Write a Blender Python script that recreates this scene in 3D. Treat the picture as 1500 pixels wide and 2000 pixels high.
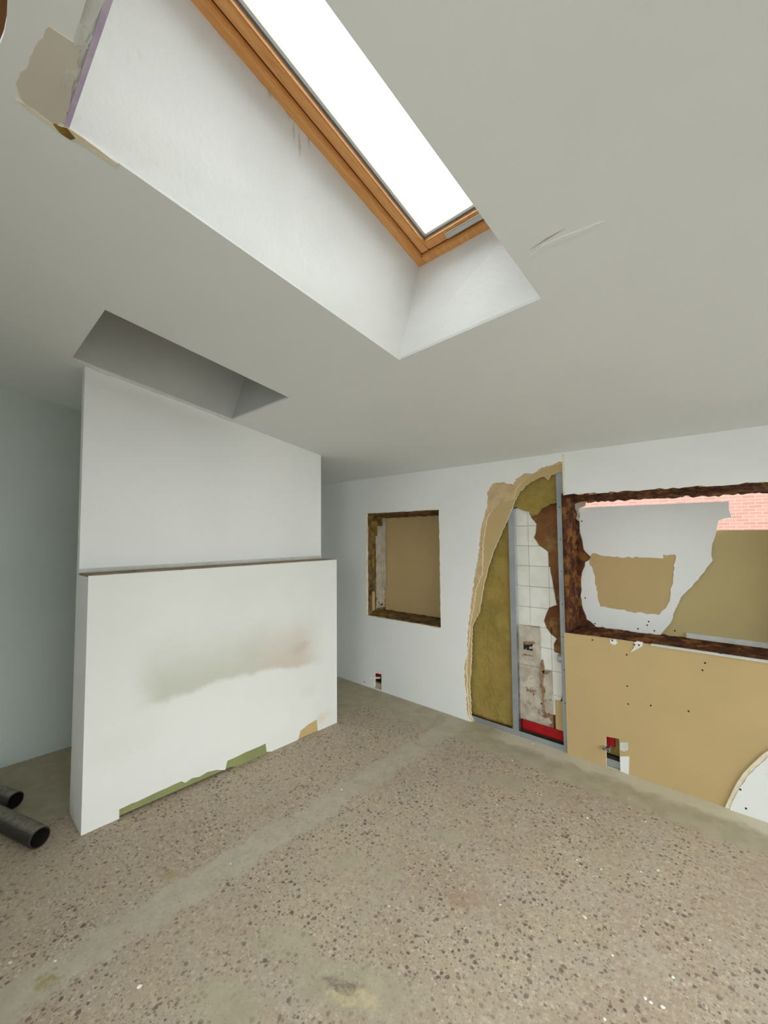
import bpy, bmesh, math, random
from mathutils import Vector, Matrix, noise
from mathutils.geometry import tessellate_polygon
scn = bpy.context.scene
for o in list(bpy.data.objects): bpy.data.objects.remove(o)
COL = scn.collection

# ------------------------------------------------------------------ camera
F_PX = 818.6; YAW = .7445; PITCH = .0523; ROLL = -.008
CAM = Vector((0, -3.175, 1.6))
cy, sy, cp, sp = math.cos(YAW), math.sin(YAW), math.cos(PITCH), math.sin(PITCH)
FW = Vector((-sy*cp, cy*cp, sp)); R0 = Vector((cy, sy, 0)); U0 = R0.cross(FW)
c_, s_ = math.cos(ROLL), math.sin(ROLL)
RT = c_*R0 + s_*U0; UP = -s_*R0 + c_*U0
cd = bpy.data.cameras.new('camera'); cam = bpy.data.objects.new('camera', cd); COL.objects.link(cam)
cd.sensor_fit = 'VERTICAL'; cd.sensor_height = 36; cd.lens = F_PX/2000*36; cd.clip_start = .02
cam.matrix_world = Matrix(((RT.x, UP.x, -FW.x, CAM.x), (RT.y, UP.y, -FW.y, CAM.y), (RT.z, UP.z, -FW.z, CAM.z), (0, 0, 0, 1)))
scn.camera = cam

# ------------------------------------------------------------------ sky and exposure
w = bpy.data.worlds.new('sky'); scn.world = w; w.use_nodes = True
bg = w.node_tree.nodes['Background']; bg.inputs[0].default_value = (.945, .975, 1.0, 1); bg.inputs[1].default_value = 6.0
vs = scn.view_settings; vs.view_transform = 'Standard'; vs.look = 'None'; vs.gamma = 1; vs.use_curve_mapping = False
vs.exposure = 0.11
scn.cycles.max_bounces = 14; scn.cycles.diffuse_bounces = 10
# ------------------------------------------------------------------ photo pixel -> point on a known plane
SL, ZC = .1677, 2.193            # ceiling: z = ZC - SL*y
def zceil(y): return ZC - SL*y
def on_plane(px, py, n, d):
    r = FW + RT*((px-750)/F_PX) - UP*((py-1000)/F_PX); n = Vector(n)
    return CAM + r*((d - n.dot(CAM))/n.dot(r))
def PW(px, py, y=0.): p = on_plane(px, py, (0, 1, 0), y); return (p.x, p.z)
def PG(px, py, z=0.): p = on_plane(px, py, (0, 0, 1), z); return (p.x, p.y)
def PB(px, py, x): p = on_plane(px, py, (1, 0, 0), x); return (p.y, p.z)
def PC(px, py, h=0.): p = on_plane(px, py, (0, SL, 1), ZC+h); return (p.x, p.y)

# ------------------------------------------------------------------ materials
class NT:
    def __init__(s, m): m.use_nodes = True; s.t = m.node_tree; s.b = s.t.nodes['Principled BSDF']; s._c = None
    def n(s, typ, **k):
        nd = s.t.nodes.new(typ)
        for a, v in k.items(): setattr(nd, a, v)
        return nd
    def l(s, a, b): s.t.links.new(a, b)
    def put(s, sock, v):
        if hasattr(v, 'is_output'): s.l(v, sock)
        else:
            if isinstance(v, tuple) and len(v) == 3 and len(sock.default_value) == 4: v = v+(1,)
            sock.default_value = v
    def co(s):
        if not s._c: s._c = s.n('ShaderNodeTexCoord').outputs['Object']
        return s._c
    def noise(s, scale, detail=4, rough=.55, vec=None, dist=0):
        nd = s.n('ShaderNodeTexNoise'); nd.inputs['Scale'].default_value = scale; nd.inputs['Detail'].default_value = detail
        nd.inputs['Roughness'].default_value = rough; nd.inputs['Distortion'].default_value = dist
        s.l(vec or s.co(), nd.inputs['Vector']); return nd.outputs['Fac']
    def vor(s, scale, vec=None):
        nd = s.n('ShaderNodeTexVoronoi'); nd.inputs['Scale'].default_value = scale; s.l(vec or s.co(), nd.inputs['Vector'])
        return nd.outputs['Distance'], nd.outputs['Color']
    def rng(s, v, a, b, lo=0., hi=1., smooth=True):
        nd = s.n('ShaderNodeMapRange'); nd.interpolation_type = 'SMOOTHSTEP' if smooth else 'LINEAR'
        s.put(nd.inputs[0], v)
        for i, x in enumerate((a, b, lo, hi)): nd.inputs[i+1].default_value = x
        return nd.outputs[0]
    def m(s, op, a, b=0., c=0.):
        nd = s.n('ShaderNodeMath', operation=op)
        for i, v in enumerate((a, b, c)): s.put(nd.inputs[i], v)
        return nd.outputs[0]
    def mix(s, f, a, b, mode='MIX'):
        nd = s.n('ShaderNodeMix', data_type='RGBA', blend_type=mode)
        s.put(nd.inputs[0], f); s.put(nd.inputs[6], a); s.put(nd.inputs[7], b); return nd.outputs[2]
    def xyz(s, v=None):
        nd = s.n('ShaderNodeSeparateXYZ'); s.l(v or s.co(), nd.inputs[0]); return nd.outputs
    def bump(s, h, strength=.3, dist=.01):
        nd = s.n('ShaderNodeBump'); nd.inputs['Strength'].default_value = strength; nd.inputs['Distance'].default_value = dist
        s.l(h, nd.inputs['Height']); s.l(nd.outputs[0], s.b.inputs['Normal'])
    def col(s, v): s.put(s.b.inputs['Base Color'], v)
    def rough(s, v): s.put(s.b.inputs['Roughness'], v)

MATS = {}
def mat(name, a, b=None, scale=8., rough=.8, bump=.0, bscale=60., metal=0., lo=.35, hi=.65, c=None, cscale=3., clo=.5, chi=.62, bdist=.01):
    m = bpy.data.materials.new(name); t = NT(m)
    col = a
    if b: col = t.mix(t.rng(t.noise(scale), lo, hi), a, b)
    if c: col = t.mix(t.rng(t.noise(cscale, 6, .65), clo, chi), col, c)
    t.col(col); t.rough(rough); t.b.inputs['Metallic'].default_value = metal
    t.b.inputs['Specular IOR Level'].default_value = .25
    if bump: t.bump(t.noise(bscale, 6), bump, bdist)
    MATS[name] = m; return m
mat('paint', (.80, .80, .785), (.77, .775, .76), 1.7, .62, .06, 90)
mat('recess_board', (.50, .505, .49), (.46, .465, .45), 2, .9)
mat('ceiling_paint', (.785, .80, .80), (.76, .775, .775), 1.1, .75, .05, 60)
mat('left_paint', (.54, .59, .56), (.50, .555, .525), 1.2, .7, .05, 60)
mat('shaft_paint', (.73, .73, .715), (.70, .705, .69), 5, .7, .12, 45, c=(.64, .645, .60), cscale=4, clo=.63, chi=.75)
mat('tan_paper', (.52, .375, .185), (.49, .36, .175), 2.5, .85, .05, 80)
mat('tan_torn', (.50, .36, .20), (.58, .44, .26), 14, .9, .3, 50)
mat('tan_dark', (.46, .375, .185), (.50, .395, .19), 2.0, .85, .05, 60)
mat('gypsum', (.80, .745, .60), (.72, .64, .47), 25, .95, .4, 70)
mat('wool', (.34, .25, .065), (.27, .20, .05), 9, 1., .8, 48, c=(.36, .235, .075), cscale=5, clo=.45, chi=.75, bdist=.015)
mat('brown', (.13, .042, .014), (.05, .018, .009), 16, .95, 1., 50, c=(.24, .10, .025), cscale=11, clo=.5, chi=.62, bdist=.02)
mat('brown_plaster', (.21, .095, .033), (.13, .045, .015), 6, .95, .8, 40, c=(.27, .16, .07), cscale=5, clo=.52, chi=.68, bdist=.015)
mat('tile', (.77, .76, .71), (.70, .68, .62), 8, .35, .03, 20, c=(.5, .46, .38), cscale=14, clo=.64, chi=.74)
mat('old_plaster', (.56, .50, .41), (.44, .38, .30), 11, .95, .7, 45, c=(.23, .13, .07), cscale=6, clo=.6, chi=.68, bdist=.01)
mat('steel', (.42, .45, .47), (.34, .37, .39), 4, .38, .03, 60, metal=.55)
mat('red', (.42, .008, .010), (.30, .006, .008), 6, .5, .1, 20)
mat('dark', (.018, .015, .012), (.03, .024, .018), 12, .9, .3, 40)
mat('green_board', (.265, .275, .115), (.225, .235, .10), 5, .9, .1, 60)
mat('sill_ochre', (.30, .19, .035), (.16, .085, .02), 10, .95, .6, 45)
mat('old_wood', (.23, .155, .06), (.12, .07, .025), 14, .9, .5, 40, c=(.06, .03, .012), cscale=9, clo=.55, chi=.65)
mat('ledge_board', (.36, .29, .21), (.25, .19, .13), 12, .9, .3, 50, c=(.08, .05, .03), cscale=12, clo=.62, chi=.7)
mat('lilac', (.52, .42, .60), (.60, .52, .66), 20, .6)
mat('bare_paper', (.62, .57, .49), (.585, .54, .46), 3, .9)
mat('latch_grey', (.58, .58, .56), None, rough=.4)
mat('old_rust', (.22, .12, .055), (.33, .22, .13), 30, .95, .3, 50)
mat('gasket', (.20, .20, .205), None, rough=.6)
mat('crumb', (.80, .79, .74), (.70, .68, .6), 60, .9)
mat('render_coat', (.45, .42, .38), (.38, .35, .31), 4, .95, .4, 30)
mat('paving', (.30, .29, .27), (.25, .24, .22), 3, .95, .3, 20)
mat('white_frame', (.78, .78, .77), None, rough=.4)
mat('metal_dull', (.50, .50, .50), (.42, .42, .42), 20, .35, metal=.8)
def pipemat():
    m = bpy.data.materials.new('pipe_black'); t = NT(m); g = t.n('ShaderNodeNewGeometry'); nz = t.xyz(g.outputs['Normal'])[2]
    lit_top = t.m('MULTIPLY', t.m('MULTIPLY', t.rng(nz, .55, .95), t.rng(t.xyz()[2], .05, .06)), t.rng(t.noise(30, 5, .6), .3, .6, .45, 1.))       # lit top edge painted in as a pale dusty tone
    t.col(t.mix(lit_top, (.022, .018, .014), (.21, .185, .14))); t.rough(.5); t.bump(t.noise(30), .15, .01); MATS['pipe_black'] = m
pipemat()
mat('filler', (.62, .62, .58), (.55, .55, .50), 12, .9, .3, 40)

def wood():
    m = bpy.data.materials.new('pine'); t = NT(m)
    mp = t.n('ShaderNodeMapping'); t.l(t.co(), mp.inputs[0]); mp.inputs['Scale'].default_value = (14, 1.2, 14)
    g = t.noise(5, 6, .6, mp.outputs[0], 1.2)
    t.col(t.mix(t.rng(g, .3, .7), (.80, .42, .15), (.68, .31, .095))); t.rough(.38)
    t.b.inputs['Specular IOR Level'].default_value = .4
    MATS['pine'] = m
wood()
def glass():
    m = bpy.data.materials.new('glass'); m.use_nodes = True; t = m.node_tree; t.nodes.clear()
    o = t.nodes.new('ShaderNodeOutputMaterial'); mx = t.nodes.new('ShaderNodeMixShader'); fr = t.nodes.new('ShaderNodeFresnel')
    tr = t.nodes.new('ShaderNodeBsdfTransparent'); gl = t.nodes.new('ShaderNodeBsdfGlossy'); gl.inputs['Roughness'].default_value = .02
    tr.inputs[0].default_value = (.95, .97, .96, 1); fr.inputs[0].default_value = 1.3
    t.links.new(fr.outputs[0], mx.inputs[0]); t.links.new(tr.outputs[0], mx.inputs[1]); t.links.new(gl.outputs[0], mx.inputs[2])
    t.links.new(mx.outputs[0], o.inputs[0]); MATS['glass'] = m
glass()
def brickmat():
    m = bpy.data.materials.new('red_brick'); t = NT(m)
    mp = t.n('ShaderNodeMapping'); t.l(t.co(), mp.inputs[0]); mp.inputs['Rotation'].default_value = (math.pi/2, 0, 0)
    b = t.n('ShaderNodeTexBrick'); t.l(mp.outputs[0], b.inputs['Vector'])
    b.inputs['Color1'].default_value = (.27, .135, .105, 1); b.inputs['Color2'].default_value = (.22, .11, .085, 1)
    b.inputs['Mortar'].default_value = (.29, .205, .17, 1); b.inputs['Scale'].default_value = 1
    b.inputs['Brick Width'].default_value = .22; b.inputs['Row Height'].default_value = .072; b.inputs['Mortar Size'].default_value = .006
    t.col(b.outputs['Color']); t.rough(.9); t.bump(b.outputs['Fac'], -.6, .01); MATS['red_brick'] = m
brickmat()

def ellipse(t, co, c, ang, ra, rb, i0=0, i1=1, inner=.55):
    """soft rotated ellipse mask in two of the object axes"""
    x = t.m('SUBTRACT', co[i0], c[0]); y = t.m('SUBTRACT', co[i1], c[1]); ca, sa = math.cos(ang), math.sin(ang)
    u = t.m('ADD', t.m('MULTIPLY', x, ca/ra), t.m('MULTIPLY', y, sa/ra))
    v = t.m('ADD', t.m('MULTIPLY', x, -sa/rb), t.m('MULTIPLY', y, ca/rb))
    d = t.m('SQRT', t.m('ADD', t.m('MULTIPLY', u, u), t.m('MULTIPLY', v, v)))
    return t.rng(d, 1.0, inner)
def shaftmat():
    m = MATS['shaft_paint']; t = NT(m); co = t.xyz(); bc = t.b.inputs['Base Color'].links[0].from_socket; wv = t.m('MULTIPLY', t.m('SUBTRACT', t.noise(25, 4), .5), .03)
    for (px, py), ra, rb in (((572, 262), .006, .05), ((583, 285), .008, .07), ((600, 275), .006, .05), ((560, 225), .02, .03), ((520, 180), .012, .04)):
        bc = t.mix(t.m('MULTIPLY', ellipse(t, (t.m('ADD', co[1], wv), co[2]), PB(px, py, -1.275), .15, ra, rb, 0, 1, .2), .5), bc, (.36, .35, .27))
    t.col(bc)
shaftmat()
def floormat():
    m = bpy.data.materials.new('terrazzo'); t = NT(m)
    co = t.co(); X, Y, Z = t.xyz()[0:3]
    big = t.noise(1.6, 5, .6); mid = t.noise(5, 5, .6); fine = t.noise(38, 5, .7)
    base = t.mix(t.rng(big, .38, .64), (.395, .31, .23), (.455, .375, .27))
    base = t.mix(t.rng(mid, .42, .66), base, (.42, .355, .275))
    base = t.mix(t.m('MULTIPLY', t.rng(fine, .45, .72), .75), base, (.57, .48, .37))
    # aggregate chips
    nv = t.n('ShaderNodeTexNoise'); nv.inputs['Scale'].default_value = 30; t.l(co, nv.inputs['Vector'])
    wob = t.n('ShaderNodeVectorMath', operation='MULTIPLY_ADD'); t.l(nv.outputs['Color'], wob.inputs[0])
    wob.inputs[1].default_value = (.016,)*3; t.l(co, wob.inputs[2])
    dens = t.rng(t.noise(3.1, 5, .65), .36, .6, .38, 1.)
    for sc, size, thr, colr, k in ((44, .40, .56, (.12, .088, .07), .88), (72, .42, .56, (.19, .14, .11), .75), (60, .42, .66, (.66, .55, .43), .6), (120, .45, .45, (.26, .20, .155), .6)):
        d, cc = t.vor(sc, wob.outputs[0]); sepc = t.n('ShaderNodeSeparateColor'); t.l(cc, sepc.inputs[0])
        on = t.m('GREATER_THAN', sepc.outputs[0], thr)
        rad = t.m('MULTIPLY', t.m('ADD', t.m('MULTIPLY', sepc.outputs[1], .6), .5), size)
        msk = t.rng(t.m('SUBTRACT', rad, d), -.03, .06)
        base = t.mix(t.m('MULTIPLY', t.m('MULTIPLY', t.m('MULTIPLY', msk, on), k), dens), base, colr)
    # smooth screed areas and filled chase
    wx = t.m('MULTIPLY', t.m('SUBTRACT', t.noise(7, 6, .65), .5), .22)
    wy = t.m('MULTIPLY', t.m('SUBTRACT', t.noise(4.3, 6, .65), .5), .26)
    xs = t.m('ADD', X, wx); ys = t.m('ADD', Y, wy)
    strip = t.rng(t.m('ABSOLUTE', t.m('SUBTRACT', xs, t.m('MULTIPLY_ADD', Y, -.01, -2.02))), .105, .075)
    strip = t.m('MULTIPLY', strip, t.rng(t.noise(6, 5, .6), .3, .5, .45, .95))
    wallb = t.rng(ys, -.37, -.31)
    corr = t.rng(t.m('SUBTRACT', xs, t.m('MULTIPLY_ADD', Y, .09, -2.83)), .02, -.02)
    scr = t.m('MAXIMUM', wallb, corr)
    for (px, py), r1, r2, a in (((985, 1528), .20, .09, .5), ((870, 1632), .12, .05, .3), ((765, 1705), .10, .06, 0.), ((560, 1840), .16, .10, .4), ((690, 1930), .30, .12, .6), ((440, 1960), .18, .1, .4), ((680, 1685), .1, .06, .2)):
        e = ellipse(t, (xs, ys), PG(px, py), a, r1, r2); scr = t.m('MAXIMUM', scr, t.m('MULTIPLY', e, .75))
    sc_col = t.mix(t.rng(t.noise(9, 6, .6), .35, .65), (.38, .335, .235), (.45, .40, .29))
    base = t.mix(t.m('MULTIPLY', scr, .95), base, sc_col)
    st_col = t.mix(t.rng(t.noise(11, 5, .6), .35, .65), (.43, .39, .30), (.51, .465, .37))
    base = t.mix(t.m('MULTIPLY', strip, .8), base, st_col)
    skim = t.m('MULTIPLY', t.rng(t.m('ADD', Y, wx), -.16, -.08), t.rng(t.m('ADD', X, wy), -1.75, -1.55))
    base = t.mix(t.m('MULTIPLY', skim, .7), base, (.66, .61, .48))
    for (px, py), r1, r2, a, colr in (((98, 1914), .055, .032, .6, (.33, .25, .09)), ((690, 1950), .12, .035, .5, (.60, .50, .30)), ((665, 1925), .09, .03, .5, (.17, .13, .10)), ((330, 1705), .05, .03, .5, (.36, .27, .12)), ((905, 1750), .09, .05, .3, (.36, .24, .17))):
        base = t.mix(t.m('MULTIPLY', ellipse(t, (t.m('ADD', X, t.m('MULTIPLY', wx, .6)), t.m('ADD', Y, t.m('MULTIPLY', wy, .6))), PG(px, py), a, r1, r2), t.rng(t.noise(45, 6, .7), .36, .6, .05, .75)), base, colr)
    t.col(base); t.rough(t.rng(mid, .3, .7, .55, .8)); t.b.inputs['Specular IOR Level'].default_value = .3
    t.bump(t.m('ADD', fine, t.m('MULTIPLY', scr, .6)), .25, .004); MATS['terrazzo'] = m
floormat()
XB = -2.782; XU = XB - .215; XK = XB - .269; YN, YF, ZL = -2.570, -.767, 1.380
def liningmat():
    m = bpy.data.materials.new('stained_paint'); t = NT(m); co = t.xyz()
    nz = t.m('MULTIPLY', t.m('SUBTRACT', t.noise(4, 5), .5), .16)
    c2 = (t.m('ADD', co[1], nz), t.m('ADD', co[2], nz))
    base = t.mix(t.rng(t.noise(1.7), .35, .65), (.74, .735, .705), (.71, .71, .675))
    p0 = Vector(PB(245, 1394, XB)); p1 = Vector(PB(628, 1282, XB)); d = (p1-p0); L = d.length; d /= L
    dx = t.m('SUBTRACT', c2[0], p0.x); dz = t.m('SUBTRACT', c2[1], p0.y)
    u = t.m('ADD', t.m('MULTIPLY', dx, d.x/L), t.m('MULTIPLY', dz, d.y/L)); v = t.m('ADD', t.m('MULTIPLY', dx, -d.y), t.m('MULTIPLY', dz, d.x))
    arch = t.m('MULTIPLY_ADD', t.m('MULTIPLY', t.m('SUBTRACT', u, .45), t.m('SUBTRACT', u, .45)), .32, v)       # lower edge bows
    msk = t.m('MULTIPLY', t.m('MULTIPLY', t.rng(arch, .005, .06), t.rng(v, .46, .04)), t.m('MULTIPLY', t.rng(u, .0, .14), t.rng(u, 1.04, .84)))
    scol = t.mix(t.rng(u, .45, .80), (.46, .455, .36), (.52, .42, .34))
    base = t.mix(t.m('MULTIPLY', msk, .66), base, scol)
    for (px, py), ra, rb, a, colr, k in (((250, 1450), .3, .12, 0., (.66, .66, .59), .35), ((590, 1262), .13, .05, .22, (.50, .36, .29), .35), ((605, 1345), .12, .09, 0., (.66, .65, .60), .4), ((630, 1400), .1, .06, 0, (.66, .56, .42), .6)):
        base = t.mix(t.m('MULTIPLY', ellipse(t, c2, PB(px, py, XB), a, ra, rb, 0, 1, .15), k), base, colr)
    t.col(base); t.rough(.7); t.b.inputs['Specular IOR Level'].default_value = .25; t.bump(t.noise(70, 5), .06, .01); MATS['stained_paint'] = m
liningmat()

# ------------------------------------------------------------------ mesh helpers
def link(name, me, mats, parent=None):
    o = bpy.data.objects.new(name, me); COL.objects.link(o)
    for m in ([mats] if isinstance(mats, str) else mats): me.materials.append(MATS[m])
    if parent is not None: o.parent = parent
    return o
def finish(name, bm, mats, parent=None, smooth=False):
    bmesh.ops.recalc_face_normals(bm, faces=bm.faces)
    me = bpy.data.meshes.new(name); bm.to_mesh(me); bm.free()
    if smooth:
        for p in me.polygons: p.use_smooth = True
    return link(name, me, mats, parent)
def struct(o): o['kind'] = 'structure'; return o
def tag(o, label, cat, group=None):
    o['label'] = label; o['category'] = cat
    if group: o['group'] = group
    return o
def box(name, lo, hi, m, parent=None, bevel=0.):
    bm = bmesh.new(); bmesh.ops.create_cube(bm, size=1)
    for v in bm.verts: v.co = Vector([(a+b)/2 + c*(b-a) for a, b, c in zip(lo, hi, v.co)])
    if bevel: bmesh.ops.bevel(bm, geom=bm.edges[:], offset=bevel, segments=2, affect='EDGES')
    return finish(name, bm, m, parent)
AX = {'y': lambda u, v, w: Vector((u, w, v)), 'x': lambda u, v, w: Vector((w, u, v)), 'z': lambda u, v, w: Vector((u, v, w)),
      'c': lambda u, v, w: Vector((u, v, zceil(v)+w))}
def slab(name, outer, holes, axis, w0, w1, mats, parent=None):
    """flat sheet with outline and holes on a plane, given thickness; slot 0 = w0 face, slot 1 = edges, slot 2 = w1 face"""
    f = AX[axis]; loops = [list(outer)]+[list(h) for h in holes]
    flat = [p for l in loops for p in l]
    tris = tessellate_polygon([[Vector((p[0], p[1], 0)) for p in l] for l in loops])
    bm = bmesh.new()
    A = [bm.verts.new(f(p[0], p[1], w0)) for p in flat]; B = [bm.verts.new(f(p[0], p[1], w1)) for p in flat]
    nm = 1 if isinstance(mats, str) else len(mats)
    for a, b, c in tris:
        try:
            bm.faces.new((A[a], A[b], A[c])).material_index = 0
            bm.faces.new((B[c], B[b], B[a])).material_index = min(2, nm-1) if nm == 3 else 0
        except ValueError: pass
    i = 0
    for l in loops:
        n = len(l)
        for k in range(n):
            a, b = i+k, i+(k+1) % n
            bm.faces.new((A[a], A[b], B[b], B[a])).material_index = min(1, nm-1)
        i += n
    return finish(name, bm, mats, parent)
def jag(pts, amp, step, seed, closed=False):
    """add small irregular steps along a traced line"""
    rd = random.Random(seed); out = []; n = len(pts)
    for i in range(n if closed else n-1):
        a, b = Vector(pts[i]), Vector(pts[(i+1) % n]); d = b-a; L = d.length; k = max(1, int(L/step)); out.append(tuple(a))
        nn = Vector((-d.y, d.x))/max(L, 1e-6)
        for j in range(1, k): out.append(tuple(a+d*((j+rd.uniform(-.3, .3))/k)+nn*rd.uniform(-amp, amp)))
    if not closed: out.append(tuple(pts[-1]))
    return out
def rough_block(name, o, U, V, N, nu, nv, amp, freq, m, parent, depth=.03, edge=0., seed=0, shape=None):
    """grid facing N with noise relief, closed by a skirt of given depth behind it"""
    o, U, V, N = map(Vector, (o, U, V, N)); bm = bmesh.new(); G = {}; H = {}
    for i in range(nu+1):
        for j in range(nv+1):
            p = o+U*(i/nu)+V*(j/nv); q = p*freq+Vector((seed*7.3, seed*3.1, 0))
            h = amp*(noise.fractal(q, 1., 2.1, 4))
            if shape: h += shape(i/nu, j/nv)
            e = U.normalized()*edge*noise.noise(q*1.7)*(1 if 0 < i < nu or True else 0) if edge else Vector()
            G[i, j] = bm.verts.new(p+N*h+e)
            if i in (0, nu) or j in (0, nv): H[i, j] = bm.verts.new(p-N*depth)
    for i in range(nu):
        for j in range(nv): bm.faces.new((G[i, j], G[i+1, j], G[i+1, j+1], G[i, j+1]))
    ring = [(i, 0) for i in range(nu)]+[(nu, j) for j in range(nv)]+[(i, nv) for i in range(nu, 0, -1)]+[(0, j) for j in range(nv, 0, -1)]
    for k in range(len(ring)):
        a, b = ring[k], ring[(k+1) % len(ring)]; bm.faces.new((G[a], H[a], H[b], G[b]))
    bm.faces.new([H[a] for a in ring])
    return finish(name, bm, m, parent, True)
def tube(name, a, b, r, m, parent=None, inner=0., seg=24):
    a, b = Vector(a), Vector(b); d = (b-a).normalized(); q = d.to_track_quat('Z', 'Y'); L = (b-a).length
    prof = [(0, 0), (r*.94, 0), (r, r*.07), (r, L-r*.07), (r*.94, L)]
    prof += [(inner, L), (inner, L-.12), (0, L-.12)] if inner else [(0, L)]
    bm = bmesh.new(); rings = []
    for rr, z in prof:
        if rr == 0: rings.append([bm.verts.new(a+q@Vector((0, 0, z)))])
        else: rings.append([bm.verts.new(a+q@Vector((rr*math.cos(t*2*math.pi/seg), rr*math.sin(t*2*math.pi/seg), z))) for t in range(seg)])
    for A, B in zip(rings, rings[1:]):
        for t in range(seg):
            u = (t+1) % seg
            if len(A) == 1: bm.faces.new((A[0], B[u], B[t]))
            elif len(B) == 1: bm.faces.new((A[t], A[u], B[0]))
            else: bm.faces.new((A[t], A[u], B[u], B[t]))
    return finish(name, bm, m, parent, False)

# ------------------------------------------------------------------ room shell
X0, X1, Y0 = -3.994, 1.5, -5.0
floor = struct(box('floor', (X0-.1, Y0-.1, -.1), (X1+.1, .32, 0), 'terrazzo'))
# ceiling with the two roof openings and the torn end near the ridge timber
SKY = [PC(780, 703), PC(1057, 583), (-.60, -2.96), (-1.334, -2.96)]
SKY2 = [(.276, -1.637), (1.006, -1.637), (1.006, -2.96), (.276, -2.96)]
REC = [PC(453, 820), PC(565, 777), PC(205, 605), PC(140, 700)]
TORN = jag([(-2.4, -3.10), (-.2, -3.10), (-.2, -3.27), (-2.4, -3.27)], .006, .05, 5, True)
ceiling = struct(slab('ceiling', [(X0-.1, Y0-.1), (X1+.1, Y0-.1), (X1+.1, .36), (X0-.1, .36)], [SKY, SKY2, REC, TORN], 'c', 0., .012, ['ceiling_paint', 'shaft_paint', 'render_coat']))
box('ridge_timber', (-2.5, -3.30, zceil(-3.3)+.052), (-.1, -3.06, zceil(-3.3)+.22), 'brown_plaster', ceiling)

# skylight shaft and roof window
XL_F, XR_F = -1.26, -.665        # frame outer edges
yA, hA = -1.523, .519; yB, hB = -2.955, .665
def shaft(name, low, up, m):
    bm = bmesh.new(); n = len(low); low = [Vector(p) for p in low]; up = [Vector(p) for p in up]
    cl = sum(low, Vector())/n; cu = sum(up, Vector())/n
    def out(p, c): q = p-c; return p+Vector((math.copysign(.04, q.x), math.copysign(.04, q.y), 0))
    a = [bm.verts.new(p+Vector((0, 0, .009))) for p in low]; b = [bm.verts.new(p) for p in up]
    c = [bm.verts.new(out(p, cl)+Vector((0, 0, .016))) for p in low]; d = [bm.verts.new(out(p, cu)) for p in up]
    for i in range(n):
        j = (i+1) % n
        bm.faces.new((a[i], a[j], b[j], b[i])); bm.faces.new((c[j], c[i], d[i], d[j])); bm.faces.new((b[i], b[j], d[j], d[i])); bm.faces.new((a[j], a[i], c[i], c[j]))
    return finish(name, bm, m, ceiling)
def cz(p, h=0.): return Vector((p[0], p[1], zceil(p[1])+h))
def skylight(name, x0, x1, rim):
    top = [cz((x0, yA), hA), cz((x1, yA), hA), cz((x1, yB), hB), cz((x0, yB), hB)]
    shaft('shaft_lining', [cz(p) for p in rim], top, 'shaft_paint')
    eu = (top[1]-top[0]).normalized(); ev = (top[3]-top[0]).normalized(); en = eu.cross(ev).normalized()
    if en.z < 0: en = -en
    WU = (top[1]-top[0]).length; WV = (top[3]-top[0]).length
    win = bpy.data.objects.new(name, None); COL.objects.link(win); win['kind'] = 'structure'
    win.matrix_world = Matrix(((eu.x, ev.x, en.x, top[0].x), (eu.y, ev.y, en.y, top[0].y), (eu.z, ev.z, en.z, top[0].z), (0, 0, 0, 1)))
    def ring(nm, i0, i1, z0, z1, m, bev=.003):
        for lo, hi in (((i0, i0, z0), (i1, WV-i0, z1)), ((WU-i1, i0, z0), (WU-i0, WV-i0, z1)), ((i1, i0, z0), (WU-i1, i1, z1)), ((i1, WV-i1, z0), (WU-i1, WV-i0, z1))):
            box(nm, lo, hi, m, win, bev)
    ring('frame_bar', -.012, .038, -.012, .085, 'pine', .004)
    ring('seam', .036, .043, .012, .03, 'dark', .0)
    ring('sash_bar', .042, .088, .006, .075, 'pine', .005)
    ring('glazing_bead', .086, .097, .030, .05, 'gasket', .001)
    box('pane', (.086, .086, .052), (WU-.086, WV-.086, .058), 'glass', win)
    ring('outer_cladding', -.05, .04, .086, .10, 'gasket', .002)
    lt = box('latch', (WU*.34, .050, -.007), (WU*.80, .078, .006), 'latch_grey', win, .004)
    box('latch_tongue', (WU*.72, .046, -.014), (WU*.84, .084, -.002), 'latch_grey', lt, .004)
    box('latch_keep', (WU*.80, .030, -.012), (WU*.86, .050, .004), 'dark', lt, .003)
    ctr = top[0]+eu*(WU/2)+ev*(WV/2)+en*.11
    l = bpy.data.lights.new('sky_portal', 'AREA'); l.shape = 'RECTANGLE'; l.size = WU; l.size_y = WV; l.cycles.is_portal = True
    o = bpy.data.objects.new('sky_portal', l); COL.objects.link(o)
    o.matrix_world = Matrix(((eu.x, ev.x, en.x, ctr.x), (eu.y, ev.y, en.y, ctr.y), (eu.z, ev.z, en.z, ctr.z), (0, 0, 0, 1)))
skylight('window_1', XL_F, XR_F, SKY)
skylight('added_skylight', XL_F+1.60, XR_F+1.60, SKY2)  # unseen second skylight, added along the row for more room light

# closed recess above the partition
h = .55; rt = [cz((-2.80, -1.56), h), cz((-2.19, -1.56), h), cz((-2.19, -2.60), h), cz((-2.80, -2.60), h)]
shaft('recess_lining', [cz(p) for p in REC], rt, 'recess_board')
slab('recess_lid', [(-2.9, -2.7), (-2.1, -2.7), (-2.1, -1.5), (-2.9, -1.5)], [], 'c', h-.005, h+.04, 'recess_board', ceiling)

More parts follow.
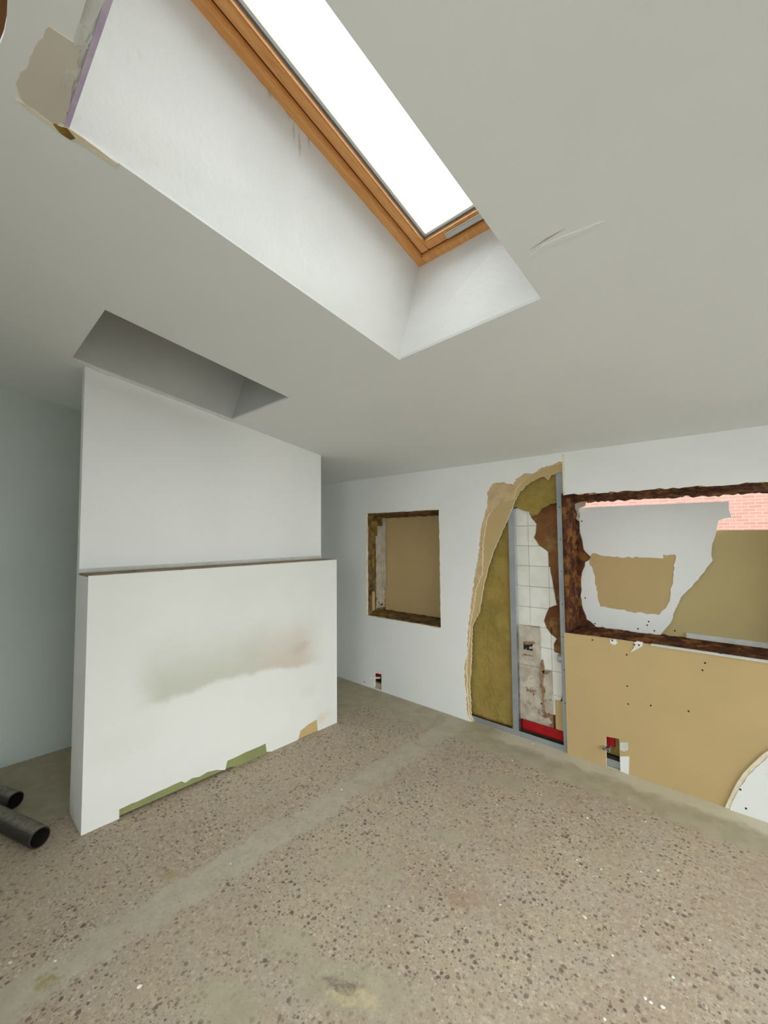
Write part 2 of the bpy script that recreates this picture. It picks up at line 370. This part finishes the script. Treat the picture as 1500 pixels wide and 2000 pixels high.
# marks on the ceiling: bared paper by the shaft, lilac corner bead, flaked scrape
slab('bare_paper_patch', jag([PC(*p) for p in [(96, 51), (128, 72), (157, 91), (150, 130), (140, 171), (135, 215), (131, 238), (105, 240), (75, 222), (45, 198), (30, 161), (40, 140), (52, 133), (57, 112), (68, 92), (75, 80)]], .002, .015, 3, True), [], 'c', -.0015, .0, ['bare_paper', 'gypsum'], ceiling)
slab('filler_smear', jag([PC(*p) for p in [(30, 191), (60, 208), (105, 242), (131, 246), (230, 318), (225, 323), (130, 262), (100, 246), (55, 213)]], .002, .03, 4, True), [], 'c', -.003, .0, 'gypsum', ceiling)
box('corner_bead', (-1.334, -2.968, zceil(-2.97)-.004), (-.60, -2.957, zceil(-2.97)+.03), 'lilac', ceiling)
rough_block('bead_filler', (-1.33, -2.993, zceil(-2.993)-.0005), (.7, 0, 0), (0, .025, -.004), (0, 0, -1), 50, 4, .004, 30, 'filler', ceiling, .0, .004, 3)
slab('scrape_flake', [PC(*p) for p in [(1030, 503), (1072, 481), (1130, 458), (1183, 429), (1138, 446), (1100, 460), (1060, 478)]], [], 'c', -.0025, .0, 'ceiling_paint', ceiling)
slab('scrape_groove', [PC(*p) for p in [(1034, 488), (1066, 469), (1104, 446), (1067, 465)]], [], 'c', -.001, .0, 'render_coat', ceiling)
slab('old_stain_flake', jag([PC(*p) for p in [(104, 241), (131, 248), (147, 268), (138, 271), (115, 255)]], .002, .01, 9, True), [], 'c', -.004, .0, 'sill_ochre', ceiling)

# left and hidden walls
def gable(x, t, name, m, holes=()):
    return struct(slab(name, [(Y0-.1, 0), (.32, 0), (.32, zceil(.32)+.02), (Y0-.1, zceil(Y0-.1)+.02)], holes, 'x', x, x+t, m))
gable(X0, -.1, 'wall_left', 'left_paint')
GY0, GY1, GZ0, GZ1 = -4.1, -.12, .08, 2.12          # unseen glazing, added to the side wall to light the room
gable(X1, .1, 'wall_right', ['paint', 'paint', 'render_coat'], [[(GY0, GZ0), (GY1, GZ0), (GY1, GZ1), (GY0, GZ1)]])
BX0, BX1, BZ0, BZ1 = -.75, 1.35, .35, 2.75            # unseen rear window, added to brighten the window wall
struct(slab('wall_front', [(X0, 0), (X1, 0), (X1, zceil(Y0)+.02), (X0, zceil(Y0)+.02)], [[(BX0, BZ0), (BX1, BZ0), (BX1, BZ1), (BX0, BZ1)]], 'y', Y0, Y0-.1, ['paint', 'paint', 'render_coat']))

def added_window(name, axis, w, a0, a1, z0, z1, n):
    r = bpy.data.objects.new(name, None); COL.objects.link(r); r['kind'] = 'structure'; f = AX[axis]
    def bar(nm, u0, u1, v0, v1, d, m):
        p, q = f(u0, v0, w-d), f(u1, v1, w+d); box(nm, [min(a, b) for a, b in zip(p, q)], [max(a, b) for a, b in zip(p, q)], m, r, .004 if m != 'glass' else 0)
    for u0, u1, v0, v1 in ((a0, a0+.06, z0, z1), (a1-.06, a1, z0, z1), (a0+.06, a1-.06, z0, z0+.06), (a0+.06, a1-.06, z1-.06, z1)): bar('frame_bar', u0, u1, v0, v1, .035, 'white_frame')
    step = (a1-a0)/n
    for k in range(n):
        if k: bar('mullion', a0+k*step-.03, a0+k*step+.03, z0+.06, z1-.06, .03, 'white_frame')
        bar('pane', a0+k*step+.03+(.03 if k == 0 else 0), a0+(k+1)*step-.03-(.03 if k == n-1 else 0), z0+.06, z1-.06, .003, 'glass')
added_window('added_side_window', 'x', X1+.05, GY0, GY1, GZ0, GZ1, 5)
added_window('added_rear_window', 'y', Y0-.05, BX0, BX1, BZ0, BZ1, 3)
l = bpy.data.lights.new('sky_portal', 'AREA'); l.shape = 'RECTANGLE'; l.size = GZ1-GZ0; l.size_y = GY1-GY0; l.cycles.is_portal = True
o = bpy.data.objects.new('sky_portal', l); COL.objects.link(o); o.location = (X1+.13, (GY0+GY1)/2, (GZ0+GZ1)/2); o.rotation_euler = (0, math.pi/2, 0)
l = bpy.data.lights.new('sky_portal', 'AREA'); l.shape = 'RECTANGLE'; l.size = BX1-BX0; l.size_y = BZ1-BZ0; l.cycles.is_portal = True
o = bpy.data.objects.new('sky_portal', l); COL.objects.link(o); o.location = ((BX0+BX1)/2, Y0-.13, (BZ0+BZ1)/2); o.rotation_euler = (math.pi/2, 0, 0)

# ------------------------------------------------------------------ partition with thicker lower lining
part = struct(slab('wall_partition', [(YN, 0), (YF, 0), (YF, zceil(YF)+.01), (YN, zceil(YN)+.01)], [], 'x', XU, XK, 'paint'))
skin = .006; xs = XB-skin
slab('lining_core', [(YN+.004, 0), (YN+.10, 0), (YN+.12, .013), (-1.72, .013), (-1.68, 0), (YF-.004, 0), (YF-.004, ZL-.006), (YN+.004, ZL-.006)], [], 'x', xs, XU, 'green_board', part)
tB = lambda *l: [PB(px, py, XB) for px, py in l]
n1 = [(PB(233, 1600, XB)[0], 0)]+tB((233, 1581), (290, 1555), (354, 1526), (362, 1529), (375, 1520), (390, 1517), (405, 1508), (422, 1504), (440, 1506), (444, 1486), (519, 1452), (521, 1470))+[(PB(530, 1470, XB)[0], 0)]
n2 = [(PB(582, 1443, XB)[0], 0)]+tB((587, 1427), (602, 1415), (619, 1405))+[(PB(621, 1424, XB)[0], 0)]
n1 = [(y, max(z, 0) if i in (0, len(n1)-1) else max(z, .012)) for i, (y, z) in enumerate(n1)]; n2 = [(y, max(z, 0) if i in (0, len(n2)-1) else max(z, .012)) for i, (y, z) in enumerate(n2)]
slab('lining_face', [(YN, 0)]+jag(n1, .002, .04, 2)+jag(n2, .002, .03, 7)+[(YF, 0), (YF, ZL), (YN, ZL)], [], 'x', XB, xs, ['stained_paint', 'paint'], part)
slab('bare_paper_strip', [(n2[0][0]-.01, 0.002), (n2[-1][0]+.01, 0.002), (n2[-1][0]+.01, .12), (n2[0][0]-.01, .12)], [], 'x', xs+.002, xs, 'tan_paper', part)
box('side_skin', (XU, YN, 0), (xs, YN+.004, ZL-.006), 'paint', part)
box('side_skin', (XU, YF-.004, 0), (xs, YF, ZL-.006), 'paint', part)
lo = [(XU, YN), (xs, YN), (xs, YF), (XU, YF)]
slab('ledge_board', lo, [], 'z', ZL-.006, ZL+.004, 'ledge_board', part)
box('plaster_fillet', (XU, YN, ZL+.004), (XU+.012, YF, ZL+.03), 'filler', part, .004)
rough_block('plaster_seam', (XU+.001, -2.62, zceil(-2.62)-.0), (0, .98, -SL*.98), (.04, 0, 0), (0, 0, -1), 60, 3, .007, 14, 'paint', part, .0005, .0, 4)

# ------------------------------------------------------------------ window wall: torn layered lining over old masonry
ZT = ZC+.03
wp = lambda L, y=0.: [PW(px, py, y) for px, py in L]
Y1, Y2, Y3, YM, YE = .004, .0155, .028, .085, .30     # layer planes: skin, board, board, masonry face, masonry back
W1 = [(-3.191, .738), (-2.237, .745), (-2.239, 1.821), (-3.187, 1.820)]
OX1 = .26                                            # big opening's far end, outside the frame
edgeA = [(912, 1392), (909, 1347), (906, 1307), (907, 1297), (912, 1280), (912, 1247), (916, 1213), (919, 1180), (925, 1140), (930, 1102), (935, 1080), (940, 1030), (945, 1012), (952, 987), (952, 960), (961, 945), (980, 942), (1003, 947), (1007, 935), (1027, 924), (1038, 925), (1055, 915), (1067, 910), (1096, 902)]
edgeB = [(915, 1390), (912, 1347), (911, 1300), (915, 1260), (919, 1215), (927, 1173), (930, 1147), (942, 1120), (942, 1080), (946, 1038), (952, 1010), (960, 997), (975, 980), (988, 980), (1003, 975), (1007, 958), (1018, 943), (1037, 928), (1056, 917), (1068, 913), (1097, 906)]
edgeC = [(920, 1400), (917, 1338), (920, 1297), (921, 1263), (922, 1223), (935, 1198), (944, 1147), (952, 1113), (962, 1080), (975, 1050), (990, 1017), (1003, 985), (1013, 963), (1027, 948), (1040, 940), (1057, 932), (1063, 931), (1070, 938), (1075, 928), (1090, 923), (1097, 922)]
xr = PW(1101, 967)[0]
white_edge = wp([(1530, 1462), (1500, 1478), (1476, 1500), (1460, 1516), (1446, 1536), (1436, 1556)])
whx0 = PW(1425, 1577)[0]
TOPZ, SILZ = 1.876, .868
H1 = [(PW(730, 1340)[0], .012), (PW(745, 1340)[0], .012), (PW(745, 1317)[0], PW(745, 1317)[1]), (PW(730, 1314)[0], PW(730, 1314)[1])]
H2 = wp([(1183, 1499), (1210, 1507), (1208, 1445), (1182, 1440)])
def layer(name, edge, y0, y1, mats, lower, seed, xb, amp, parent=None, extra=()):
    e = jag([(xb, 0)]+wp(edge, y0), amp, .016, seed)
    o = [(X0, 0)]+e+[(xr, e[-1][1]), (xr, TOPZ)]+jag([(xr, TOPZ), (OX1, TOPZ)], .007, .035, seed+3)[1:]+lower+[(X1, 0), (X1, ZT), (X0, ZT)]
    return slab(name, o, [jag(W1, .004, .04, seed+8, True), H1]+list(extra), 'y', y0, y1, mats, parent)
wb = layer('wall_back', edgeA, 0., Y1, ['paint', 'gypsum'], jag([(OX1, SILZ), (OX1, .42)]+white_edge+[(whx0, 0)], .003, .03, 8), 11, PW(919, 1412)[0], .0075)
struct(wb)
we2 = [(x-.012, z+.012) for x, z in white_edge]
layer('front_board', edgeB, Y1, Y2, ['tan_torn', 'gypsum'], jag([(OX1, SILZ), (OX1, .44)]+we2+[(whx0-.02, 0)], .003, .03, 9), 21, PW(920, 1412)[0], .005, wb)
xc_ = PW(1105, 1300)[0]
layer('inner_board', edgeC, Y2, Y3, ['tan_paper', 'gypsum'], [(OX1, SILZ+.01)]+jag([(OX1, SILZ+.015), (xc_-.012, SILZ-.002)], .002, .07, 6)[1:]+[(xc_-.012, 0)], 31, PW(922, 1412)[0], .0045, wb, [H2])
slab('torn_core_edge', [(x-.016, z+.012) for x, z in white_edge]+[(whx0-.022, .001), (whx0, .001)]+white_edge[::-1], [], 'y', Y1-.001, Y2+.002, 'gypsum', wb)
box('board_edge_strip', (xr-.004, -.001, TOPZ), (xr+.012, .0, ZC-.01), 'gypsum', wb)
# studs and floor track
def stud(x0, x1, z1):
    bm = bmesh.new(); t = .0012
    prof = [(x1, Y3+.001), (x0, Y3+.001), (x0, Y3+.049), (x1, Y3+.049), (x1, Y3+.041), (x1-t, Y3+.041), (x1-t, Y3+.049-t), (x0+t, Y3+.049-t), (x0+t, Y3+.001+t), (x1-t, Y3+.001+t), (x1-t, Y3+.009), (x1, Y3+.009)]
    a = [bm.verts.new((x, y, .002)) for x, y in prof]; b = [bm.verts.new((x, y, z1)) for x, y in prof]; n = len(a)
    for i in range(n): bm.faces.new((a[i], a[(i+1) % n], b[(i+1) % n], b[i]))
    bm.faces.new(a); bm.faces.new(b[::-1]); return finish('stud', bm, 'steel', wb)
sL0, sL1 = -1.573, -1.527; sR0, sR1 = -1.180, -1.130
stud(sL0, sL1, ZC); s2 = stud(sR0, sR1, ZC)
for k in range(7):
    z = .35+.24*k; tube('screw_head', (sR0+.02, Y3+.0005, z), (sR0+.02, Y3-.0012, z), .004, 'dark', s2, seg=8)
tk = box('floor_track', (-2.2, Y3+.0005, 0), (xc_+.03, Y3+.0018, .042), 'steel', wb)
box('track_base', (-2.2, Y3+.0018, 0), (xc_+.03, YM-.004, .003), 'steel', tk)
# insulation
rough_block('insulation_batt', (-2.15, Y3+.026, .045), (2.15+sL0-.002, 0, 0), (0, 0, 2.12), (0, -1, 0), 34, 110, .012, 5, 'wool', wb, .028, 0, 1)
tuft = jag(wp([(1000, 988), (1012, 990), (1020, 996), (1033, 998), (1040, 1009), (1050, 1006), (1058, 994), (1066, 990), (1075, 984), (1089, 982)], Y3+.03), .006, .02, 15)
slab('insulation_tuft', tuft+[(sR0-.004, ZC-.05), (sL1+.004, ZC-.05)], [], 'y', Y3+.020, YM-.016, 'wool', wb)
# old masonry with the two openings
mas = slab('masonry', [(X0, 0), (X1, 0), (X1, ZC+.06), (X0, ZC+.06)], [[(-3.205, .735), (-2.22, .735), (-2.22, 1.80), (-3.205, 1.80)], [(-1.125, .86), (OX1, .86), (OX1, 1.90), (-1.125, 1.90)]], 'y', YM, YE, ['brown_plaster', 'brown_plaster', 'render_coat'], wb)
rough_block('bared_plaster', (sL1-.03, YM-.004, .10), (sR1-sL1+.03, 0, 0), (0, 0, 1.78), (0, -1, 0), 30, 110, .009, 7, 'brown_plaster', wb, .01, 0, 3)
# white wall tiles, clipped to their broken outline
YT = YM-.014
tile_poly = wp([(1003, 995), (1018, 990), (1033, 997), (1038, 1012), (1047, 1023), (1045, 1043), (1042, 1050), (1052, 1065), (1070, 1078), (1074, 1110), (1080, 1145), (1083, 1160), (1087, 1182), (1072, 1187), (1067, 1198), (1062, 1213), (1067, 1227), (1075, 1238), (1087, 1248), (1081, 1258), (1082, 1273), (1095, 1278), (1098, 1288), (1100, 1330), (1097, 1363), (1092, 1373), (1090, 1392), (1083, 1397), (1082, 1410), (1079, 1412), (1078, 1309), (1056, 1305), (1054, 1222), (1000, 1222)], YT)
def clip(poly, x0, x1, z0, z1):
    for ax, val, sg in ((0, x0, 1), (0, x1, -1), (1, z0, 1), (1, z1, -1)):
        out = []
        for i in range(len(poly)):
            p, q = poly[i-1], poly[i]; dp, dq = sg*(p[ax]-val), sg*(q[ax]-val)
            if (dp >= 0) != (dq >= 0):
                k = dp/(dp-dq); out.append((p[0]+k*(q[0]-p[0]), p[1]+k*(q[1]-p[1])))
            if dq >= 0: out.append(q)
        poly = out
        if len(poly) < 3: return []
    return poly
tp = jag(tile_poly, .004, .03, 14, True)
rows = [1.97, 1.815, 1.655, 1.496, 1.337, 1.176, 1.014, .865, .713, .551, .373, .225, .06]
xj = [PW(1073, 1165, YT)[0], PW(1056, 1240, YT)[0], PW(1078, 1290, YT)[0]]
rd = random.Random(4)
for r in range(len(rows)-1):
    z1, z0 = rows[r], rows[r+1]
    cuts = [sL1-.05, xj[0]-.155, xj[0], xj[0]+.155] if r < 7 else [sL1-.05, xj[1], xj[2], xj[2]+.155]
    for a, b in zip(cuts, cuts[1:]):
        g = .0014; pc = clip(tp, a+g, b-g, z0+g, z1-g)
        if len(pc) < 3: continue
        ar = abs(sum(pc[i-1][0]*pc[i][1]-pc[i][0]*pc[i-1][1] for i in range(len(pc))))/2
        if ar < 4e-4: continue
        dy = rd.uniform(-.0012, .0012)
        slab('tile', pc, [], 'y', YT+dy, YM-.002, 'tile', wb)
slab('tile_bedding', [(x, z) for x, z in wp([(1000, 1221), (1054, 1222), (1057, 1304), (1079, 1309), (1081, 1425), (1000, 1425)], YM-.008)], [], 'y', YM-.008, YM, 'old_plaster', wb)
rough_block('tile_bedding_relief', (sL1-.02, YM-.010, .10), (PW(1079, 1350, YM-.01)[0]-sL1+.02, 0, 0), (0, 0, .45), (0, -1, 0), 22, 40, .006, 18, 'old_plaster', wb, .003, 0, 6)
rough_block('tile_bedding_relief', (sL1-.02, YM-.010, .55), (PW(1055, 1270, YM-.01)[0]-sL1+.02, 0, 0), (0, 0, .31), (0, -1, 0), 18, 28, .006, 18, 'old_plaster', wb, .003, 0, 8)
rough_block('cavity_hollow_stain', (PW(1022, 1255, .07)[0], YM-.013, PW(1022, 1268, .07)[1]), (.075, 0, 0), (0, 0, .055), (0, -1, 0), 10, 8, .006, 40, 'dark', wb, .002, .012, 2)
for L in ([(1056, 1290), (1060, 1288), (1063, 1305), (1060, 1335), (1055, 1345), (1053, 1320)], [(1057, 1338), (1062, 1342), (1065, 1350), (1061, 1362), (1064, 1395), (1061, 1396), (1058, 1365)], [(1058, 1310), (1075, 1312), (1068, 1318), (1060, 1317)], [(1020, 1254), (1042, 1253), (1045, 1258), (1026, 1260)], [(1021, 1277), (1040, 1281), (1040, 1283), (1022, 1280)]):
    slab('rust_streak', jag(wp(L, .060), .003, .012, 3, True), [], 'y', .0655, .0675, 'old_rust', wb)
box('board_offcut', (PW(1086, 1400, .075)[0], .066, .07), (sR1-.004, .078, .34), 'tan_paper', wb)
rb = PW(1016, 1416, .062); re = PW(1107, 1452, .062)
rough_block('red_skirting_strip', (sL1+.004, .060, .052), (sR0-sL1+.02, 0, 0), (0, 0, .075), (0, -1, 0), 16, 6, .003, 8, 'red', wb, .008, 0, 1)
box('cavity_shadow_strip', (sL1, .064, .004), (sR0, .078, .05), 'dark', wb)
tube('grey_conduit', (sR0-.03, .055, .66), (sR0+.01, .055, .66), .03, 'steel', wb, seg=14)

# small window niche closed with board
box('niche_board', (-3.215, YE-.0005, .70), (-2.2, YE+.012, 1.83), 'tan_paper', wb)
nm = 'niche_lining'
box(nm, (-3.225, Y3, .72), (-3.193, .10, 1.84), 'old_wood', wb); box(nm, (-2.235, Y3, .72), (-2.205, .12, 1.84), 'old_wood', wb)
box(nm, (-3.225, Y3, 1.822), (-2.2, .12, 1.85), 'old_wood', wb); box(nm, (-3.225, Y3, .705), (-2.2, .12, .737), 'old_wood', wb)
rough_block('niche_head', (-3.2, .03, 1.815), (.97, 0, 0), (0, .27, -.035), (0, 0, -1), 40, 12, .008, 14, 'old_wood', wb, .01, 0, 4)
rough_block('niche_sill', (-3.2, .03, .742), (.97, 0, 0), (0, .27, .020), (0, 0, 1), 44, 14, .009, 12, 'old_wood', wb, .01, 0, 5)
rough_block('foam_corner', (-3.19, .09, .752), (.26, 0, 0), (0, .19, .0), (0, 0, 1), 16, 10, .014, 16, 'sill_ochre', wb, .01, .01, 7)
rough_block('niche_jamb', (-3.197, .03, .73), (0, .27, 0), (0, 0, 1.09), (1, 0, 0), 14, 50, .006, 12, 'old_wood', wb, .004, 0, 6)
rough_block('plaster_jamb', (-3.190, .155, .79), (0, .14, 0), (0, 0, .90), (1, 0, 0), 10, 60, .009, 20, 'old_plaster', wb, .006, .03, 6)
box('batten', (-3.192, .085, .78), (-3.176, .115, .98), 'tan_paper', wb, .002); box('batten', (-3.192, .085, 1.20), (-3.176, .115, 1.44), 'sill_ochre', wb, .002)
box('batten', (-3.192, .07, 1.58), (-3.172, .16, 1.74), 'sill_ochre', wb, .003)
box('jamb_strip', (-3.195, .262, 1.0), (-3.165, .290, 1.78), 'old_plaster', wb, .003)

# big opening: rough brown reveals, lintel and sill
rough_block('rough_lintel', (-1.125, Y3-.02, TOPZ-.002), (OX1+1.14, 0, 0), (0, YE-Y3+.02, -.040), (0, 0, -1), 150, 26, .012, 24, 'brown', wb, .03, 0, 1)
rough_block('rough_sill', (-1.125, Y3-.004, SILZ), (OX1+1.14, 0, 0), (0, YE-Y3+.05, .014), (0, 0, 1), 150, 26, .010, 26, 'brown', wb, .02, 0, 2)
rough_block('rough_reveal', (-1.120, Y3-.01, .85), (0, YE-Y3+.02, 0), (0, 0, 1.04), (1, 0, 0), 30, 110, .015, 24, 'brown', wb, .02, 0, 3)
mort = wp([(1100, 984), (1122, 986), (1129, 992), (1131, 1030), (1137, 1060), (1139, 1073), (1153, 1088), (1150, 1094), (1142, 1098), (1135, 1125), (1135, 1152), (1133, 1165), (1136, 1182), (1145, 1210), (1161, 1222), (1166, 1238), (1100, 1238)], .285)
slab('mortar_crust', jag(mort, .005, .03, 5, True), [], 'y', .272, .297, ['brown', 'brown'], wb)
slab('mortar_flake', jag(wp([(1117, 1005), (1123, 984), (1145, 980), (1143, 988), (1131, 993), (1130, 1018)], .268), .003, .02, 6, True), [], 'y', .262, .272, 'old_plaster', wb)
box('sill_bead', (-.60, .004, SILZ-.002), (OX1, Y3, SILZ+.010), 'filler', wb, .002)

# right-hand pipe hole, left-hand pipe hole
def pipe_hole(H, k):
    xs_ = [p[0] for p in H]; zs = [p[1] for p in H]; x0, x1, z0, z1 = min(xs_), max(xs_), min(zs), max(zs)
    box('cavity_back', (x0-.05, .070, 0.004), (x1+.05, .080, z1+.08), 'wool' if k else 'dark', wb)
    box('red_sleeve', (x0-.02, .052, z0+.60*(z1-z0)), (x1-.42*(x1-x0)*k, .068, z1+.02), 'red', wb, .004)
    if k:
        for dx, zz in ((-.006, .60), (.022, .59)):
            p = tube('pipe_stub', (x0+dx, .066, z0+zz*(z1-z0)), (x0+dx, -.012, z0+zz*(z1-z0)), .011, 'metal_dull', wb, .007, 14)
        box('cavity_base', (x0-.03, .032, 0.003), (x1+.02, .066, z0+.24*(z1-z0)), 'steel', wb)
        box('cavity_gap', (x0-.03, .034, z0+.27*(z1-z0)), (x1+.02, .066, z0+.34*(z1-z0)), 'dark', wb)
    else:
        tube('pipe_stub', (x0-.05, -.004, z0+.55*(z1-z0)), (x0+.05, .05, z0+.62*(z1-z0)), .010, 'crumb', wb, seg=12)
        box('cavity_base', (x0-.03, .03, 0.003), (x1+.02, .066, z0+.28*(z1-z0)), 'old_plaster', wb)
pipe_hole(H1, 0); pipe_hole(H2, 1)
sp_ = wp([(1211, 1450), (1227, 1450), (1227, 1464), (1219, 1468), (1211, 1464)], Y2); slab('paint_scrap', sp_, [], 'y', Y2-.002, Y2, 'filler', wb)
sp_ = wp([(1211, 1477), (1229, 1477), (1228, 1512), (1212, 1506)], Y2); slab('paint_scrap', sp_, [], 'y', Y2-.003, Y2, 'paint', wb)
sp_ = wp([(1191, 1249), (1203, 1249), (1206, 1256), (1200, 1260), (1192, 1256)], Y2); slab('plaster_dab', sp_, [], 'y', Y2-.004, Y2, 'crumb', wb)
sp_ = wp([(1238, 1256), (1244, 1252), (1256, 1254), (1255, 1262), (1246, 1267), (1238, 1271), (1230, 1274), (1239, 1265)], Y2); slab('plaster_dab', sp_, [], 'y', Y2-.005, Y2, 'crumb', wb)
sp_ = wp([(1257, 1258), (1258, 1264), (1250, 1274), (1236, 1276), (1246, 1268)], Y2); slab('torn_paper', sp_, [], 'y', Y2-.001, Y2, 'tan_dark', wb)
dot = None
def hole_dot(px, py, y, par, r=.0055):
    x, z = PW(px, py, y); return tube('screw_hole', (x, y+.001, z), (x, y-.0012, z), r, 'dark', par, seg=8)
for px, py in [(1196, 1251), (1239, 1259), (1248, 1260), (1278, 1261), (1224, 1279), (1347, 1271), (1407, 1276), (1377, 1295), (1372, 1309), (1225, 1340), (1227, 1375), (1271, 1378), (1345, 1389), (1157, 1250)]:
    hole_dot(px, py, Y2-(.005 if 1190 < px < 1260 and py < 1265 else 0), wb)
hole_dot(1446, 1542, 0, wb); hole_dot(1457, 1579, 0, wb)
for px, py in [(712, 1332), (712, 1341)]: hole_dot(px, py, 0, wb, .006)

# ------------------------------------------------------------------ loose boards standing in the big opening
PY = .300
pan = [(-1.118, .878), (-.60, .878)]+wp([(1309, 1218), (1320, 1188), (1330, 1166), (1363, 1133), (1380, 1109), (1392, 1095), (1389, 1084), (1391, 1062), (1399, 1037), (1404, 1016), (1429, 1010), (1424, 994), (1424, 979)], PY)+[(-1.118, 1.794)]
pj = [pan[0]]+jag(pan[1:-1], .004, .03, 3)+[pan[-1]]
board = slab('plasterboard_panel', pj, [], 'y', PY+.004, PY+.0165, ['tan_paper', 'gypsum'])
tag(board, 'broken white painted plasterboard with a bare tan patch, standing in the wide opening', 'plasterboard')
patch = jag(wp([(1156, 1081), (1200, 1088), (1250, 1089), (1295, 1091), (1295, 1083), (1319, 1083), (1315, 1117), (1309, 1166), (1300, 1188), (1287, 1201), (1232, 1195), (1172, 1185), (1164, 1152), (1158, 1117), (1150, 1098)], PY), .007, .022, 8, True)
slab('paint_layer', pj, [patch], 'y', PY, PY+.004, ['paint', 'paint'], board)
for px, py in [(1267, 1214), (1264, 1221), (1246, 1228), (1278, 1232), (1136, 1018), (1143, 1168), (1162, 1218)]: hole_dot(px, py, PY, board)
b2 = slab('plasterboard_panel', [(-.72, .878), (OX1-.005, .878), (OX1-.005, 1.607), (-.72, 1.607)], [], 'y', PY+.030, PY+.0425, ['tan_dark', 'gypsum'])
tag(b2, 'bare tan plasterboard with straight top edge, behind the broken white one', 'plasterboard')
hole_dot(1318, 1232, PY+.03, b2)
b3 = box('wall_batten', (-.45, .31, .883), (OX1-.005, .328, .918), 'filler', None, .002)
tag(b3, 'thin pale batten lying on the sill along the foot of the tan board', 'batten')

# ------------------------------------------------------------------ outside
gr = struct(box('ground', (-18, -18, -.35), (18, 18, -.12), 'paving'))
bw = box('brick_wall', (-14, 8.8, -.12), (9, 9.1, 6.5), 'red_brick')
tag(bw, 'red brick wall of a neighbouring building outside the wide opening', 'wall')
box('coping', (-14.05, 8.74, 6.5), (9.05, 9.16, 6.58), 'render_coat', bw, .01)

# ------------------------------------------------------------------ pipes lying on the floor by the partition
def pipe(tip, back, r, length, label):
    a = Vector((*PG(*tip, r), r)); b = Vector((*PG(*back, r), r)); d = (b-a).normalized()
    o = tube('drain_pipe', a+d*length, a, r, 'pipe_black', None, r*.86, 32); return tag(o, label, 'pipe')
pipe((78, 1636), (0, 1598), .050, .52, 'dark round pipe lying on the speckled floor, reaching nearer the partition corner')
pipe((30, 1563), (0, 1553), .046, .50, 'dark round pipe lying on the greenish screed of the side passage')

# ------------------------------------------------------------------ plaster crumbs scattered over the floor
rd = random.Random(12)
def crumb_mesh(k):
    bm = bmesh.new(); bmesh.ops.create_icosphere(bm, subdivisions=1, radius=1)
    for v in bm.verts: v.co *= 1+.5*noise.noise(v.co*1.7+Vector((k*5, 0, 0))); v.co.z = max(v.co.z*.55, -.3)
    zz = min(v.co.z for v in bm.verts)
    for v in bm.verts: v.co.z -= zz
    me = bpy.data.meshes.new('plaster_crumb'); bm.to_mesh(me); bm.free(); me.materials.append(MATS['crumb']); return me
cm = [crumb_mesh(k) for k in range(4)]
for i, (px, py, s) in enumerate([(1000, 1485, 6), (947, 1490, 4), (1050, 1550, 6), (1057, 1552, 6), (970, 1572, 5), (1007, 1614, 5), (1147, 1598, 8), (1261, 1605, 6), (1127, 1680, 6), (1132, 1691, 5), (1174, 1698, 6), (1285, 1700, 6), (1252, 1703, 5), (1167, 1712, 4), (1142, 1792, 7), (1315, 1909, 7), (1260, 1950, 8), (1271, 1958, 7), (1294, 1967, 7), (1180, 1990, 7), (1386, 1836, 5), (977, 1767, 6), (667, 1542, 7), (450, 1687, 5), (107, 1877, 5), (272, 1927, 11), (20, 1880, 5), (1041, 1453, 8), (1001, 1486, 6), (982, 1435, 6), (1196, 1866, 6), (1230, 1560, 4), (880, 1700, 5), (760, 1770, 5)]):
    o = bpy.data.objects.new('plaster_crumb', cm[i % 4]); COL.objects.link(o); x, y = PG(px, py)
    o.location = (x, y, -.0005); r = s*.0009; o.scale = (r*rd.uniform(.8, 1.5), r, r*.8); o.rotation_euler = (0, 0, rd.uniform(0, 6))
    tag(o, 'small white plaster crumb lying loose on the speckled floor', 'crumb', 'plaster crumbs scattered on the floor')
